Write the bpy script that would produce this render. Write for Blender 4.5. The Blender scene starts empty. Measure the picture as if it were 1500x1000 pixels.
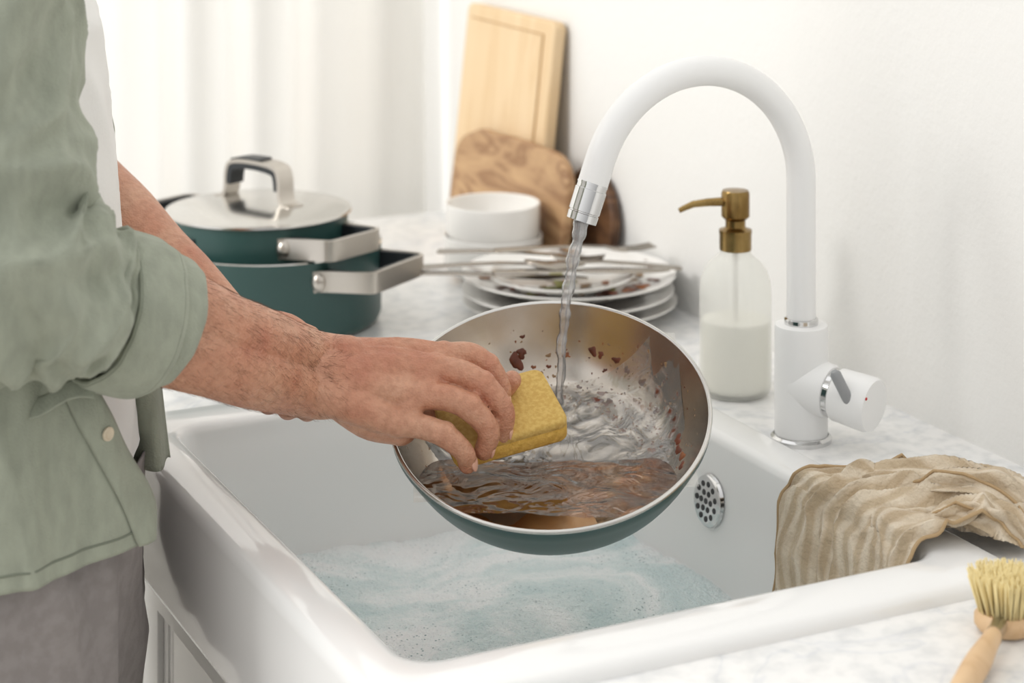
import bpy, math, random
from mathutils import Vector, Matrix, noise
random.seed(7)
rad=math.radians
SY,CY=math.sin(rad(26.1)),math.cos(rad(26.1))
# W: room point from metres along two horizontal axes that are turned 26.1 deg to the worktop
def W(r,d,z): return Vector((SY*d+CY*r, CY*d-SY*r, z))
COL=bpy.context.scene.collection
sc=bpy.context.scene
CT=0.894   # worktop height
# ------------------------------------------------------------------ materials
def c(r,g,b,a=1):
    f=lambda v:(v/255/12.92 if v/255<=.04045 else ((v/255+.055)/1.055)**2.4)
    return (f(r),f(g),f(b),a)
def nodes(name):
    m=bpy.data.materials.new(name); m.use_nodes=True
    nt=m.node_tree; nt.nodes.clear()
    o=nt.nodes.new('ShaderNodeOutputMaterial')
    return m,nt,o
def N(nt,t,**k):
    n=nt.nodes.new('ShaderNode'+t)
    for a,v in k.items():
        if hasattr(n,a): setattr(n,a,v)
        else: n.inputs[a.replace('_',' ')].default_value=v
    return n
def coords(nt,stretch=(1,1,1),rot=(0,0,0)):
    tc=N(nt,'TexCoord'); mp=N(nt,'Mapping'); mp.inputs['Scale'].default_value=stretch; mp.inputs['Rotation'].default_value=rot
    nt.links.new(tc.outputs['Object'],mp.inputs['Vector']); return mp.outputs['Vector']
def ramp(nt,src,stops):
    r=N(nt,'ValToRGB'); e=r.color_ramp.elements
    e[0].position=stops[0][0]; e[0].color=stops[0][1]
    e[1].position=stops[-1][0]; e[1].color=stops[-1][1]
    for p,cc in stops[1:-1]:
        x=e.new(p); x.color=cc
    nt.links.new(src,r.inputs['Fac']); return r.outputs['Color']
def M(name,col,rough=.5,metal=0,col2=None,nscale=5,lo=.4,hi=.6,stretch=(1,1,1),bscale=None,bstr=.3,bdist=.001,bstretch=(1,1,1),sss=0,sheen=0,coat=0,detail=4):
    m,nt,o=nodes(name); p=N(nt,'BsdfPrincipled')
    p.inputs['Base Color'].default_value=col; p.inputs['Roughness'].default_value=rough; p.inputs['Metallic'].default_value=metal
    if sss: p.inputs['Subsurface Weight'].default_value=sss; p.inputs['Subsurface Radius'].default_value=(.01,.004,.002); p.inputs['Subsurface Scale'].default_value=1
    if sheen: p.inputs['Sheen Weight'].default_value=sheen
    if coat: p.inputs['Coat Weight'].default_value=coat
    if col2:
        n=N(nt,'TexNoise'); n.inputs['Scale'].default_value=nscale; n.inputs['Detail'].default_value=detail
        nt.links.new(coords(nt,stretch),n.inputs['Vector'])
        nt.links.new(ramp(nt,n.outputs['Fac'],[(lo,col),(hi,col2)]),p.inputs['Base Color'])
    if bscale:
        n=N(nt,'TexNoise'); n.inputs['Scale'].default_value=bscale; n.inputs['Detail'].default_value=3
        nt.links.new(coords(nt,bstretch),n.inputs['Vector'])
        b=N(nt,'Bump'); b.inputs['Strength'].default_value=bstr; b.inputs['Distance'].default_value=bdist
        nt.links.new(n.outputs['Fac'],b.inputs['Height']); nt.links.new(b.outputs['Normal'],p.inputs['Normal'])
    nt.links.new(p.outputs[0],o.inputs[0]); return m
def skin_mat():
    m,nt,o=nodes('skin'); p=N(nt,'BsdfPrincipled'); p.inputs['Roughness'].default_value=.46
    p.inputs['Subsurface Weight'].default_value=.12; p.inputs['Subsurface Radius'].default_value=(.01,.004,.002); p.inputs['Subsurface Scale'].default_value=1
    v=coords(nt)
    n=N(nt,'TexNoise'); n.inputs['Scale'].default_value=20; n.inputs['Detail'].default_value=5; nt.links.new(v,n.inputs['Vector'])
    a=ramp(nt,n.outputs['Fac'],[(.35,c(204,156,128)),(.55,c(196,140,112)),(.75,c(176,106,82))])
    n2=N(nt,'TexNoise'); n2.inputs['Scale'].default_value=160; n2.inputs['Detail'].default_value=4; nt.links.new(v,n2.inputs['Vector'])
    b_=ramp(nt,n2.outputs['Fac'],[(.35,c(222,208,200)),(.6,c(255,255,255))])
    mx=N(nt,'MixRGB',blend_type='MULTIPLY'); mx.inputs[0].default_value=.6
    nt.links.new(a,mx.inputs[1]); nt.links.new(b_,mx.inputs[2]); nt.links.new(mx.outputs[0],p.inputs['Base Color'])
    vo=N(nt,'TexVoronoi'); vo.inputs['Scale'].default_value=520; nt.links.new(v,vo.inputs['Vector'])
    b1=N(nt,'Bump'); b1.inputs['Strength'].default_value=.4; b1.inputs['Distance'].default_value=.0014; nt.links.new(vo.outputs['Distance'],b1.inputs['Height'])
    b2=N(nt,'Bump'); b2.inputs['Strength'].default_value=.4; b2.inputs['Distance'].default_value=.0025; nt.links.new(n2.outputs['Fac'],b2.inputs['Height']); nt.links.new(b1.outputs[0],b2.inputs['Normal'])
    nt.links.new(b2.outputs[0],p.inputs['Normal']); nt.links.new(p.outputs[0],o.inputs[0]); return m
def water_mat(name,tint,gloss=1.0,bump=None,turb=0,tcol=(.8,.8,.8,1),tint2=None,rough=.06):
    m,nt,o=nodes(name)
    t=N(nt,'BsdfTransparent'); t.inputs[0].default_value=tint
    if tint2:
        nn=N(nt,'TexNoise'); nn.inputs['Scale'].default_value=14; nn.inputs['Detail'].default_value=4; nn.inputs['Distortion'].default_value=2.5
        nt.links.new(coords(nt),nn.inputs['Vector']); nt.links.new(ramp(nt,nn.outputs['Fac'],[(.34,tint2),(.56,tint)]),t.inputs[0])
    g=N(nt,'BsdfGlossy'); g.inputs['Roughness'].default_value=rough
    lw=N(nt,'Fresnel'); lw.inputs['IOR'].default_value=1.38
    mu=N(nt,'Math',operation='MULTIPLY'); mu.inputs[1].default_value=gloss; mu.use_clamp=True
    mx=N(nt,'MixShader'); df=N(nt,'BsdfDiffuse'); df.inputs[0].default_value=tcol
    m0=N(nt,'MixShader'); m0.inputs[0].default_value=turb
    nt.links.new(t.outputs[0],m0.inputs[1]); nt.links.new(df.outputs[0],m0.inputs[2])
    nt.links.new(lw.outputs[0],mu.inputs[0]); nt.links.new(mu.outputs[0],mx.inputs[0])
    nt.links.new(m0.outputs[0],mx.inputs[1]); nt.links.new(g.outputs[0],mx.inputs[2])
    if bump:
        n=N(nt,'TexNoise'); n.inputs['Scale'].default_value=bump[0]; n.inputs['Distortion'].default_value=1.0
        nt.links.new(coords(nt,bump[2]),n.inputs['Vector'])
        b=N(nt,'Bump'); b.inputs['Distance'].default_value=bump[1]
        nt.links.new(n.outputs['Fac'],b.inputs['Height'])
        nt.links.new(b.outputs[0],g.inputs['Normal']); nt.links.new(b.outputs[0],lw.inputs['Normal'])
    nt.links.new(mx.outputs[0],o.inputs[0]); return m
def marble():
    m,nt,o=nodes('marble'); p=N(nt,'BsdfPrincipled'); p.inputs['Roughness'].default_value=.22
    v=coords(nt)
    n=N(nt,'TexNoise'); n.inputs['Scale'].default_value=7; n.inputs['Detail'].default_value=9; n.inputs['Distortion'].default_value=1.2
    nt.links.new(v,n.inputs['Vector'])
    col=ramp(nt,n.outputs['Fac'],[(.40,c(239,238,236)),(.48,c(234,234,233)),(.5,c(223,224,226)),(.52,c(234,234,233)),(.62,c(240,239,237))])
    n2=N(nt,'TexNoise'); n2.inputs['Scale'].default_value=48; n2.inputs['Detail'].default_value=8
    nt.links.new(v,n2.inputs['Vector'])
    col2=ramp(nt,n2.outputs['Fac'],[(.35,c(212,215,218)),(.56,c(255,255,255))])
    mx=N(nt,'MixRGB',blend_type='MULTIPLY'); mx.inputs[0].default_value=.45
    nt.links.new(col,mx.inputs[1]); nt.links.new(col2,mx.inputs[2]); nt.links.new(mx.outputs[0],p.inputs['Base Color'])
    nt.links.new(p.outputs[0],o.inputs[0]); return m
def wood(name,a,b,scale=(1,1,1),dist=2.0,ws=9,rough=.55,rot=(0,0,0)):
    m,nt,o=nodes(name); p=N(nt,'BsdfPrincipled'); p.inputs['Roughness'].default_value=rough
    w=N(nt,'TexNoise'); w.inputs['Scale'].default_value=ws; w.inputs['Detail'].default_value=6; w.inputs['Distortion'].default_value=dist
    nt.links.new(coords(nt,scale,rot),w.inputs['Vector'])
    nt.links.new(ramp(nt,w.outputs['Fac'],[(.3,a),(.5,tuple((x+y)/2 for x,y in zip(a,b))),(.56,b),(.7,a)]),p.inputs['Base Color'])
    nt.links.new(p.outputs[0],o.inputs[0]); return m
def towel_mat():
    m,nt,o=nodes('striped_cotton'); p=N(nt,'BsdfPrincipled'); p.inputs['Roughness'].default_value=.95; p.inputs['Sheen Weight'].default_value=.2
    tc=N(nt,'TexCoord'); w=N(nt,'TexWave'); w.inputs['Scale'].default_value=4.2; w.bands_direction='X'; w.inputs['Distortion'].default_value=.5
    nt.links.new(tc.outputs['UV'],w.inputs['Vector'])
    a=ramp(nt,w.outputs['Fac'],[(.2,c(196,178,151)),(.5,c(210,194,170)),(.85,c(220,207,186))])
    n3=N(nt,'TexNoise'); n3.inputs['Scale'].default_value=45; n3.inputs['Detail'].default_value=5; nt.links.new(tc.outputs['Object'],n3.inputs['Vector'])
    mx=N(nt,'MixRGB',blend_type='MULTIPLY'); mx.inputs[0].default_value=.5
    nt.links.new(a,mx.inputs[1]); nt.links.new(ramp(nt,n3.outputs['Fac'],[(.35,c(214,204,190)),(.62,c(255,255,255))]),mx.inputs[2]); nt.links.new(mx.outputs[0],p.inputs['Base Color'])
    n=N(nt,'TexNoise'); n.inputs['Scale'].default_value=260; n.inputs['Detail'].default_value=5; b=N(nt,'Bump'); b.inputs['Distance'].default_value=.003; b.inputs['Strength'].default_value=.8
    nt.links.new(tc.outputs['Object'],n.inputs['Vector']); nt.links.new(n.outputs['Fac'],b.inputs['Height']); nt.links.new(b.outputs[0],p.inputs['Normal'])
    nt.links.new(p.outputs[0],o.inputs[0]); return m
def foam_mat():
    m,nt,o=nodes('soap_foam'); p=N(nt,'BsdfPrincipled'); p.inputs['Roughness'].default_value=.3
    v=coords(nt)
    n=N(nt,'TexNoise'); n.inputs['Scale'].default_value=5; n.inputs['Detail'].default_value=9; n.inputs['Distortion'].default_value=.8; n.inputs['Roughness'].default_value=.62; nt.links.new(v,n.inputs['Vector'])
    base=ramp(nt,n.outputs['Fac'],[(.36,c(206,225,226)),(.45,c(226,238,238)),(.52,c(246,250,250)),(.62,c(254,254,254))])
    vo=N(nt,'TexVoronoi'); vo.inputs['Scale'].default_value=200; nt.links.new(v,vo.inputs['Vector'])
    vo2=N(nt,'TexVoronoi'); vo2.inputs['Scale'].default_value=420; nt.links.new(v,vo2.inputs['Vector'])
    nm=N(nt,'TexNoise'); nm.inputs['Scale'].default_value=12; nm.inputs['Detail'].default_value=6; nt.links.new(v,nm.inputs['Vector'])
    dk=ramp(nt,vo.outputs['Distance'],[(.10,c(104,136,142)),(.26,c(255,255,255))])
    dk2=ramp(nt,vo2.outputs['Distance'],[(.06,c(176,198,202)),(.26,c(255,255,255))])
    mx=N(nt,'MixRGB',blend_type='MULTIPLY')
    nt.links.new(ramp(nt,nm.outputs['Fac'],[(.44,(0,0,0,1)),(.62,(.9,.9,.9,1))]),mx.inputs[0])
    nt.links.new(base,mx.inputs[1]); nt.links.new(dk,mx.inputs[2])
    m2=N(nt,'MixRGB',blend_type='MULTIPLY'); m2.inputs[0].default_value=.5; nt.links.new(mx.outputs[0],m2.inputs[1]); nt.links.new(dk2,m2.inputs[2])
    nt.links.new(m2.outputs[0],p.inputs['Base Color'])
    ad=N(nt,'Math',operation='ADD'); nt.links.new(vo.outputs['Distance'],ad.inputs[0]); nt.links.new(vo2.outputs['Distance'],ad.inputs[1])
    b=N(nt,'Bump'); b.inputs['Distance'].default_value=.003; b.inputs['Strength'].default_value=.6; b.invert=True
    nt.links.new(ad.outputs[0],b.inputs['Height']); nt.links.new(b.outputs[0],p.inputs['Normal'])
    nt.links.new(p.outputs[0],o.inputs[0]); return m
def curtain_mat():
    m,nt,o=nodes('sheer_curtain')
    d=N(nt,'BsdfDiffuse'); d.inputs[0].default_value=(.80,.785,.75,1)
    t=N(nt,'BsdfTranslucent'); t.inputs[0].default_value=(.80,.79,.76,1)
    tr=N(nt,'BsdfTransparent')
    a=N(nt,'MixShader'); a.inputs[0].default_value=.42
    b=N(nt,'MixShader'); b.inputs[0].default_value=.05
    nt.links.new(d.outputs[0],a.inputs[1]); nt.links.new(t.outputs[0],a.inputs[2])
    nt.links.new(a.outputs[0],b.inputs[1]); nt.links.new(tr.outputs[0],b.inputs[2])
    nt.links.new(b.outputs[0],o.inputs[0]); return m
def frost_mat():
    m,nt,o=nodes('frosted_glass')
    p=N(nt,'BsdfPrincipled'); p.inputs['Base Color'].default_value=c(248,249,247); p.inputs['Roughness'].default_value=.3
    t=N(nt,'BsdfTranslucent'); t.inputs[0].default_value=c(252,252,250)
    tr=N(nt,'BsdfTransparent'); tr.inputs[0].default_value=c(252,252,250)
    a=N(nt,'MixShader'); a.inputs[0].default_value=.5
    b=N(nt,'MixShader'); b.inputs[0].default_value=.56
    nt.links.new(p.outputs[0],a.inputs[1]); nt.links.new(t.outputs[0],a.inputs[2])
    nt.links.new(a.outputs[0],b.inputs[1]); nt.links.new(tr.outputs[0],b.inputs[2])
    nt.links.new(b.outputs[0],o.inputs[0]); return m

WHITEWALL=M('white_plaster',c(234,233,230),.85,bscale=90,bstr=.4,bdist=.002)
CERAMIC=M('white_ceramic',c(237,237,236),.12,coat=.3)
PORCELAIN=M('porcelain',c(237,235,231),.18)
MARBLE=marble()
STEEL=M('steel',c(205,203,199),.2,1,bscale=60,bstr=.05,bstretch=(1,1,20))
BRUSHED=M('brushed_steel',c(200,194,186),.32,1)
CUTL=M('cutlery_steel',c(160,153,144),.22,1)
CHROME=M('chrome',c(215,215,215),.08,1)
FAUCETW=M('white_matte_lacquer',c(237,237,236),.35)
TEAL=M('teal_enamel',c(42,76,73),.42,0,coat=.08)
BLACK=M('black_silicone',c(38,42,46),.45)
PANSTEEL=M('pan_steel',c(204,198,190),.24,1,col2=c(172,156,138),nscale=11,lo=.45,hi=.8,bscale=90,bstr=.08,bdist=.0005)
SAUCE=M('sauce',c(108,50,24),.4,col2=c(84,38,18),nscale=80)
SAUCE_OR=M('sauce_orange',c(146,88,48),.4,col2=c(112,58,30),nscale=80)
GREASE=M('grease',c(142,112,78),.35)
WOODL=wood('beech_wood',c(230,205,168),c(220,190,148),(1,1.6,.16),1.0,14)
WOODD=wood('olive_wood',c(200,164,122),c(148,110,76),(1,.35,1.4),3.0,9)
WOODK=wood('dark_wood',c(112,78,50),c(74,48,30),(1,1,3),2,12)
WOODH=wood('brush_wood',c(220,188,148),c(200,164,122),(1,1,1),1,20)
SKIN=skin_mat()
NAIL=M('nail',c(226,178,156),.25)
HAIR=M('hair',c(70,48,34),.6,bscale=200,bstr=.8,bstretch=(1,1,.1))
ARMHAIR=M('arm_hair',c(112,74,50),.6)
LINEN=M('green_linen',c(160,165,149),.95,col2=c(148,153,138),nscale=90,lo=.35,hi=.66,stretch=(1,1,.4),bscale=520,bstr=.6,bdist=.0012,sheen=.1,detail=6)
LINEN_D=M('green_linen_seam',c(122,128,114),.95,bscale=420,bstr=.6,bdist=.0015)
TEE=M('white_jersey',c(231,230,227),.9,bscale=300,bstr=.3)
TROUS=M('grey_cotton',c(146,140,138),.92,col2=c(137,131,129),nscale=80,bscale=500,bstr=.3)
SHOE=M('leather',c(60,50,44),.5)
BUTTON=M('horn_button',c(214,200,176),.35)
SPONGE=M('yellow_sponge',c(208,176,102),.9,col2=c(194,158,84),nscale=260,lo=.36,hi=.62,bscale=420,bstr=.6,bdist=.001,detail=2)
SPONGE2=M('sponge_foam',c(226,186,96),.9,col2=c(208,166,78),nscale=160,lo=.36,hi=.6,bscale=240,bstr=.8,bdist=.002)
BRASS=M('aged_brass',c(158,132,84),.25,1,col2=c(128,102,60),nscale=30)
FROST=frost_mat()
SOAP=M('soap_fill',c(240,238,230),.3)
TOWEL=towel_mat(); FOAM=foam_mat(); CURT=curtain_mat()
EDGE=M('towel_hem',c(176,150,114),.95,bscale=600,bstr=.6)
BRISTLE=M('bristle',c(240,222,166),.7)
HOLE=M('dark_hole',c(40,40,42),.5)
CAB=M('cabinet_paint',c(226,226,224),.45)
FLOORM=wood('floor_boards',c(206,200,190),c(190,182,170),(.3,3,1),.6,4)
WATER_P=water_mat('dirty_water',c(204,158,112),2.4,(26,.007,(1,1,1)),.16,c(176,124,78),tint2=c(236,214,188),rough=.08)
WATER_F=water_mat('clear_water',(.98,.97,.95,1),2.8,(36,.004,(1,1,1)),.14,c(240,236,228))
WATER_S=water_mat('stream_water',(.98,.98,.98,1),3.0,(70,.003,(1,1,.25)),.18,c(252,252,252))
RED=M('red_dot',c(190,40,40),.4); BLUE=M('blue_dot',c(40,80,170),.4)
GREY=M('lever_grey',c(150,152,154),.4)
# ------------------------------------------------------------------ mesh helpers
class MB:
    def __init__(s): s.v=[]; s.f=[]; s.m=[]; s.uv=None
    def add(s,v,f,m=0):
        k=len(s.v); s.v+= [Vector(p) for p in v]; s.f+=[[i+k for i in q] for q in f]; s.m+=[m]*len(f)
    def lathe(s,prof,loc=(0,0,0),seg=48,m=0,mat=None,closed=False):
        v=[];f=[];n=len(prof)
        X=mat or Matrix.Translation(Vector(loc))
        for i in range(seg):
            a=2*math.pi*i/seg
            for r,z in prof: v.append(X@Vector((r*math.cos(a),r*math.sin(a),z)))
        for i in range(seg):
            j=(i+1)%seg
            for k in range(n if closed else n-1):
                l=(k+1)%n
                f.append([i*n+k,j*n+k,j*n+l,i*n+l])
        s.add(v,f,m)
    def sweep(s,pts,radii,seg=14,m=0,up=None,shape=None,cap=True,loop=False):
        pts=[Vector(p) for p in pts]; n=len(pts)
        if not hasattr(radii,'__len__'): radii=[radii]*n
        T=[]
        for i in range(n):
            if loop: t=pts[(i+1)%n]-pts[i-1]
            else: t=pts[min(i+1,n-1)]-pts[max(i-1,0)]
            T.append(t.normalized())
        if shape is None: shape=[(math.cos(2*math.pi*i/seg),math.sin(2*math.pi*i/seg)) for i in range(seg)]
        k=len(shape); v=[]
        a=None
        for i in range(n):
            if up is not None: a=Vector(up).cross(T[i]).normalized()
            else:
                if a is None:
                    h=Vector((0,0,1)) if abs(T[i].z)<.9 else Vector((1,0,0)); a=h.cross(T[i]).normalized()
                else: a=(a-T[i]*a.dot(T[i])).normalized()
            b=T[i].cross(a)
            for x,y in shape: v.append(pts[i]+(a*x+b*y)*radii[i])
        f=[]
        for i in range(n if loop else n-1):
            ii=(i+1)%n
            for q in range(k):
                w=(q+1)%k; f.append([i*k+q,i*k+w,ii*k+w,ii*k+q])
        if cap and not loop:
            f.append(list(range(k))[::-1]); f.append([(n-1)*k+q for q in range(k)])
        s.add(v,f,m)
    def sphere(s,loc,r,m=0,seg=16,rings=10,scale=(1,1,1),mat=None):
        v=[];f=[]; X=mat or Matrix()
        loc=Vector(loc)
        for i in range(rings+1):
            t=math.pi*i/rings
            for j in range(seg):
                a=2*math.pi*j/seg
                v.append(loc+X@Vector((r*scale[0]*math.sin(t)*math.cos(a),r*scale[1]*math.sin(t)*math.sin(a),r*scale[2]*math.cos(t))))
        for i in range(rings):
            for j in range(seg):
                q=(j+1)%seg
                f.append([i*seg+j,(i+1)*seg+j,(i+1)*seg+q,i*seg+q])
        s.add(v,f,m)
    def box(s,x0,x1,y0,y1,z0,z1,m=0,mat=None):
        v=[Vector((x,y,z)) for x in(x0,x1) for y in(y0,y1) for z in(z0,z1)]
        if mat: v=[mat@p for p in v]
        s.add(v,[[0,1,3,2],[4,6,7,5],[0,4,5,1],[2,3,7,6],[0,2,6,4],[1,5,7,3]],m)
    def grid(s,nu,nv,fn,m=0,closeu=False,uv=False,uvs=1,uvo=0):
        v=[fn(i/(nu if closeu else nu-1),j/(nv-1)) for i in range(nu) for j in range(nv)]
        f=[]
        for i in range(nu if closeu else nu-1):
            ii=(i+1)%nu
            for j in range(nv-1): f.append([i*nv+j,ii*nv+j,ii*nv+j+1,i*nv+j+1])
        if uv: 
            s.uv=s.uv or {}
            k0=len(s.v)
            for i in range(nu):
                for j in range(nv): s.uv[k0+i*nv+j]=(uvo+uvs*i/(nu-1),j/(nv-1))
        s.add(v,f,m)
    def loops(s,L,m=0,cap0=True,cap1=True):
        n=len(L[0]); v=[p for l in L for p in l]; f=[]
        for i in range(len(L)-1):
            for q in range(n):
                w=(q+1)%n; f.append([i*n+q,i*n+w,(i+1)*n+w,(i+1)*n+q])
        if cap0: f.append(list(range(n))[::-1])
        if cap1: f.append([(len(L)-1)*n+q for q in range(n)])
        s.add(v,f,m)
    def chain(s,pr,m=0,seg=18,sub=5):
        P=cat(pr,sub) if len(pr)>2 else pr
        s.sweep([p for p,_ in P],[r for _,r in P],seg,m)
        s.sphere(P[0][0],P[0][1],m); s.sphere(P[-1][0],P[-1][1],m)
def cat(pr,sub=6):
    P=[(Vector(p),r) for p,r in pr]; out=[]
    for i in range(len(P)-1):
        p0=P[max(i-1,0)];p1=P[i];p2=P[i+1];p3=P[min(i+2,len(P)-1)]
        for k in range(sub):
            t=k/sub
            q=.5*((2*p1[0])+(-p0[0]+p2[0])*t+(2*p0[0]-5*p1[0]+4*p2[0]-p3[0])*t*t+(-p0[0]+3*p1[0]-3*p2[0]+p3[0])*t**3)
            out.append((q,p1[1]+(p2[1]-p1[1])*(3*t*t-2*t**3)))
    out.append(P[-1]); return out
def spath(pts,sub=8): return [p for p,_ in cat([(p,0) for p in pts],sub)]
def empty(name,loc):
    e=bpy.data.objects.new(name,None); e.location=Vector(loc); COL.objects.link(e); e.empty_display_size=.05; return e
def obj(name,mb,mats,parent=None,angle=40,recalc=True):
    if not isinstance(mats,(list,tuple)): mats=[mats]
    lo=Vector([min(p[i] for p in mb.v) for i in range(3)]); hi=Vector([max(p[i] for p in mb.v) for i in range(3)])
    ce=(lo+hi)/2
    me=bpy.data.meshes.new(name); me.from_pydata([p-ce for p in mb.v],[],mb.f)
    for m in mats: me.materials.append(m)
    for p,i in zip(me.polygons,mb.m): p.material_index=i; p.use_smooth=True
    if mb.uv:
        u=me.uv_layers.new(name='UVMap')
        for l in me.loops:
            if l.vertex_index in mb.uv: u.data[l.index].uv=mb.uv[l.vertex_index]
    if recalc:
        import bmesh
        bm=bmesh.new(); bm.from_mesh(me); bmesh.ops.recalc_face_normals(bm,faces=bm.faces); bm.to_mesh(me); bm.free()
    me.update()
    if angle: me.set_sharp_from_angle(angle=rad(angle))
    o=bpy.data.objects.new(name,me); COL.objects.link(o)
    o.location=ce
    if parent: o.parent=parent; o.location=ce-parent.location
    return o
def bevel(o,w,seg=3,ang=35):
    b=o.modifiers.new('bevel','BEVEL'); b.width=w; b.segments=seg; b.limit_method='ANGLE'; b.angle_limit=rad(ang); return o
def remesh(o,vox,it=6,fac=.5):
    r=o.modifiers.new('r','REMESH'); r.mode='VOXEL'; r.voxel_size=vox; r.use_smooth_shade=True
    s=o.modifiers.new('s','SMOOTH'); s.factor=fac; s.iterations=it; return o
def solid(o,t,off=0):
    s=o.modifiers.new('t','SOLIDIFY'); s.thickness=t; s.offset=off; return o
def frame(o,x,y,z):
    m=Matrix((x,y,z)).transposed().to_4x4(); m.translation=Vector(o); return m
# ------------------------------------------------------------------ room
WX=1.27
b=MB(); b.box(WX,WX+.1,-.6,3.0,0,2.5); obj('wall_right',b,WHITEWALL)
b=MB(); b.box(-1.6,-1.0,3.0,3.1,0,2.5); b.box(1.15,1.37,3.0,3.1,0,2.5); b.box(-1.0,1.15,3.0,3.1,0,.75); b.box(-1.0,1.15,3.0,3.1,2.3,2.5)
obj('wall_far',b,WHITEWALL)
b=MB(); b.box(-1.6,WX+.1,-.6,3.1,-.05,0); obj('floor',b,FLOORM)
b=MB()
for x in(-1.0,.05,1.10): b.box(x,x+.05,3.02,3.07,.75,2.3)
b.box(-1,1.15,3.02,3.07,.75,.8); b.box(-1,1.15,3.02,3.07,2.25,2.3)
obj('window_1',b,CAB)
def cf(u,v):
    x=-.95+u*2.19; z=.40+v*1.98
    y=2.835+.021*math.sin(x*66+1.8*noise.noise(Vector((x*3,z*.6,0))))*(.6+.8*noise.noise(Vector((x*4,0,3))))+.020*noise.noise(Vector((x*13,z*.9,7)))
    return Vector((x,y,z))
b=MB(); b.grid(520,24,cf); b.sweep([(-1.0,2.835,2.4),(1.26,2.835,2.4)],.012,12)
obj('curtain',b,CURT,recalc=False)
# ------------------------------------------------------------------ worktop + cabinet
b=MB()
b.box(.548,WX,.55,1.289,CT-.04,CT); b.box(.548,WX,1.986,2.77,CT-.04,CT); b.box(1.084,WX,1.289,1.986,CT-.04,CT)
obj('countertop',b,MARBLE)
b=MB()
def door(y0,y1,z0,z1):
    b.box(.575,.592,y0,y1,z0,z1)
    w=.05
    b.box(.565,.575,y0,y0+w,z0,z1); b.box(.565,.575,y1-w,y1,z0,z1); b.box(.565,.575,y0+w,y1-w,z0,z0+w); b.box(.565,.575,y0+w,y1-w,z1-w,z1)
    k=y0+w+.02
    while k<y1-w: b.box(.571,.575,k,k+.022,z0+w,z1-w); k+=.03
door(.56,.92,.1,.852); door(.925,1.275,.1,.852); door(1.29,1.635,.1,.78); door(1.64,1.985,.1,.78); door(2.0,2.38,.1,.852); door(2.385,2.76,.1,.852)
b.box(.62,.64,.56,2.76,0,.1)
for y in(.55,1.272,1.99,2.75): b.box(.592,WX-.002,y,y+.012,0,.852)
obj('base_cabinet',b,CAB)
# ------------------------------------------------------------------ sink
def rr(x0,x1,y0,y1,r,z,n=8):
    P=[]
    for cx,cy,a0 in((x1-r,y1-r,0),(x0+r,y1-r,90),(x0+r,y0+r,180),(x1-r,y0+r,270)):
        for i in range(n+1):
            a=rad(a0+90*i/n); P.append(Vector((cx+r*math.cos(a),cy+r*math.sin(a),z)))
    return P
def rri(d,r,z): return rr(.533+d,1.092-d,1.283+d,1.992-d,r,z)
def inn(d,r,z): return rr(.580+d,1.043-d,1.347+d,1.930-d,r,z)
L=[rr(.57,1.055,1.335,1.945,.05,.668),rr(.57,1.055,1.335,1.945,.05,.785),rri(.006,.016,.785),rri(.001,.016,.787),rri(0,.016,.792),rri(0,.016,.893),rri(.001,.016,.899),rri(.004,.017,.9035),rri(.009,.018,.906),
   inn(-.010,.032,.906),inn(-.005,.029,.9047),inn(-.0015,.027,.9015),inn(0,.026,.896),inn(.004,.03,.86),inn(.010,.036,.80),inn(.016,.045,.73),inn(.022,.055,.70),inn(.034,.06,.687),inn(.055,.06,.682)]
sink=empty('farmhouse_sink',(.81,1.64,.79))
b=MB(); b.loops(L); obj('basin',b,CERAMIC,sink,angle=60)
b=MB()
X=frame((1.0345,1.683,.843),Vector((0,1,0)),Vector((.09,0,1)).normalized(),Vector((-1,0,.09)).normalized())
b.lathe([(0,.003),(.020,.003),(.024,.0015),(.025,-.002)],mat=X,seg=36)
for k,rr_,n0 in((0,0,1),(1,.0085,6),(2,.0165,11)):
    for i in range(n0):
        a=2*math.pi*i/n0; hx,hy=rr_*math.cos(a),rr_*math.sin(a)
        b.lathe([(0,.0036),(.0026,.0036),(.0029,.003)],mat=X@Matrix.Translation((hx,hy,0)),seg=12,m=1)
obj('overflow_grille',b,[CHROME,HOLE],sink)
def ff(u,v):
    x=.590+u*.441; y=1.359+v*.559
    h=.007*noise.noise(Vector((x*9,y*9,0)))+.005*abs(noise.noise(Vector((x*26,y*26,2))))+.0012*noise.noise(Vector((x*120,y*120,3)))
    pile=max(0,noise.noise(Vector((x*5+3,y*5,11))))
    return Vector((x,y,.763+h+.016*pile))
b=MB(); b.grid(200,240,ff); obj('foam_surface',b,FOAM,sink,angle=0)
# ------------------------------------------------------------------ faucet
FD,FR=1.99,.281
F0=W(FR,FD,CT)
fa=empty('faucet',F0)
b=MB()
b.lathe([(0,0),(.0295,0),(.0295,.004),(.0265,.006),(.0265,.007)],F0,m=1)
b.lathe([(.0258,.006),(.0258,.108),(.0252,.112),(.018,.113),(0,.113)],F0)
b.lathe([(.0165,.112),(.0165,.118),(.0145,.119)],F0,m=1)
R=.1145; cz=1.145
pts=[F0+Vector((0,0,.115)),Vector((F0.x,F0.y,1.06)),Vector((F0.x,F0.y,1.11))]
for i in range(0,41):
    a=rad(160*i/40); pts.append(Vector((F0.x-R+R*math.cos(a),F0.y,cz+R*math.sin(a))))
tdir=Vector((-math.sin(rad(160)),0,math.cos(rad(160))))
e=pts[-1]; tip0=e+tdir*.022
pts.append(tip0); b.sweep(pts,.0142,28)
n0=tip0; n1=tip0+tdir*.006; n2=tip0+tdir*.036
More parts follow.
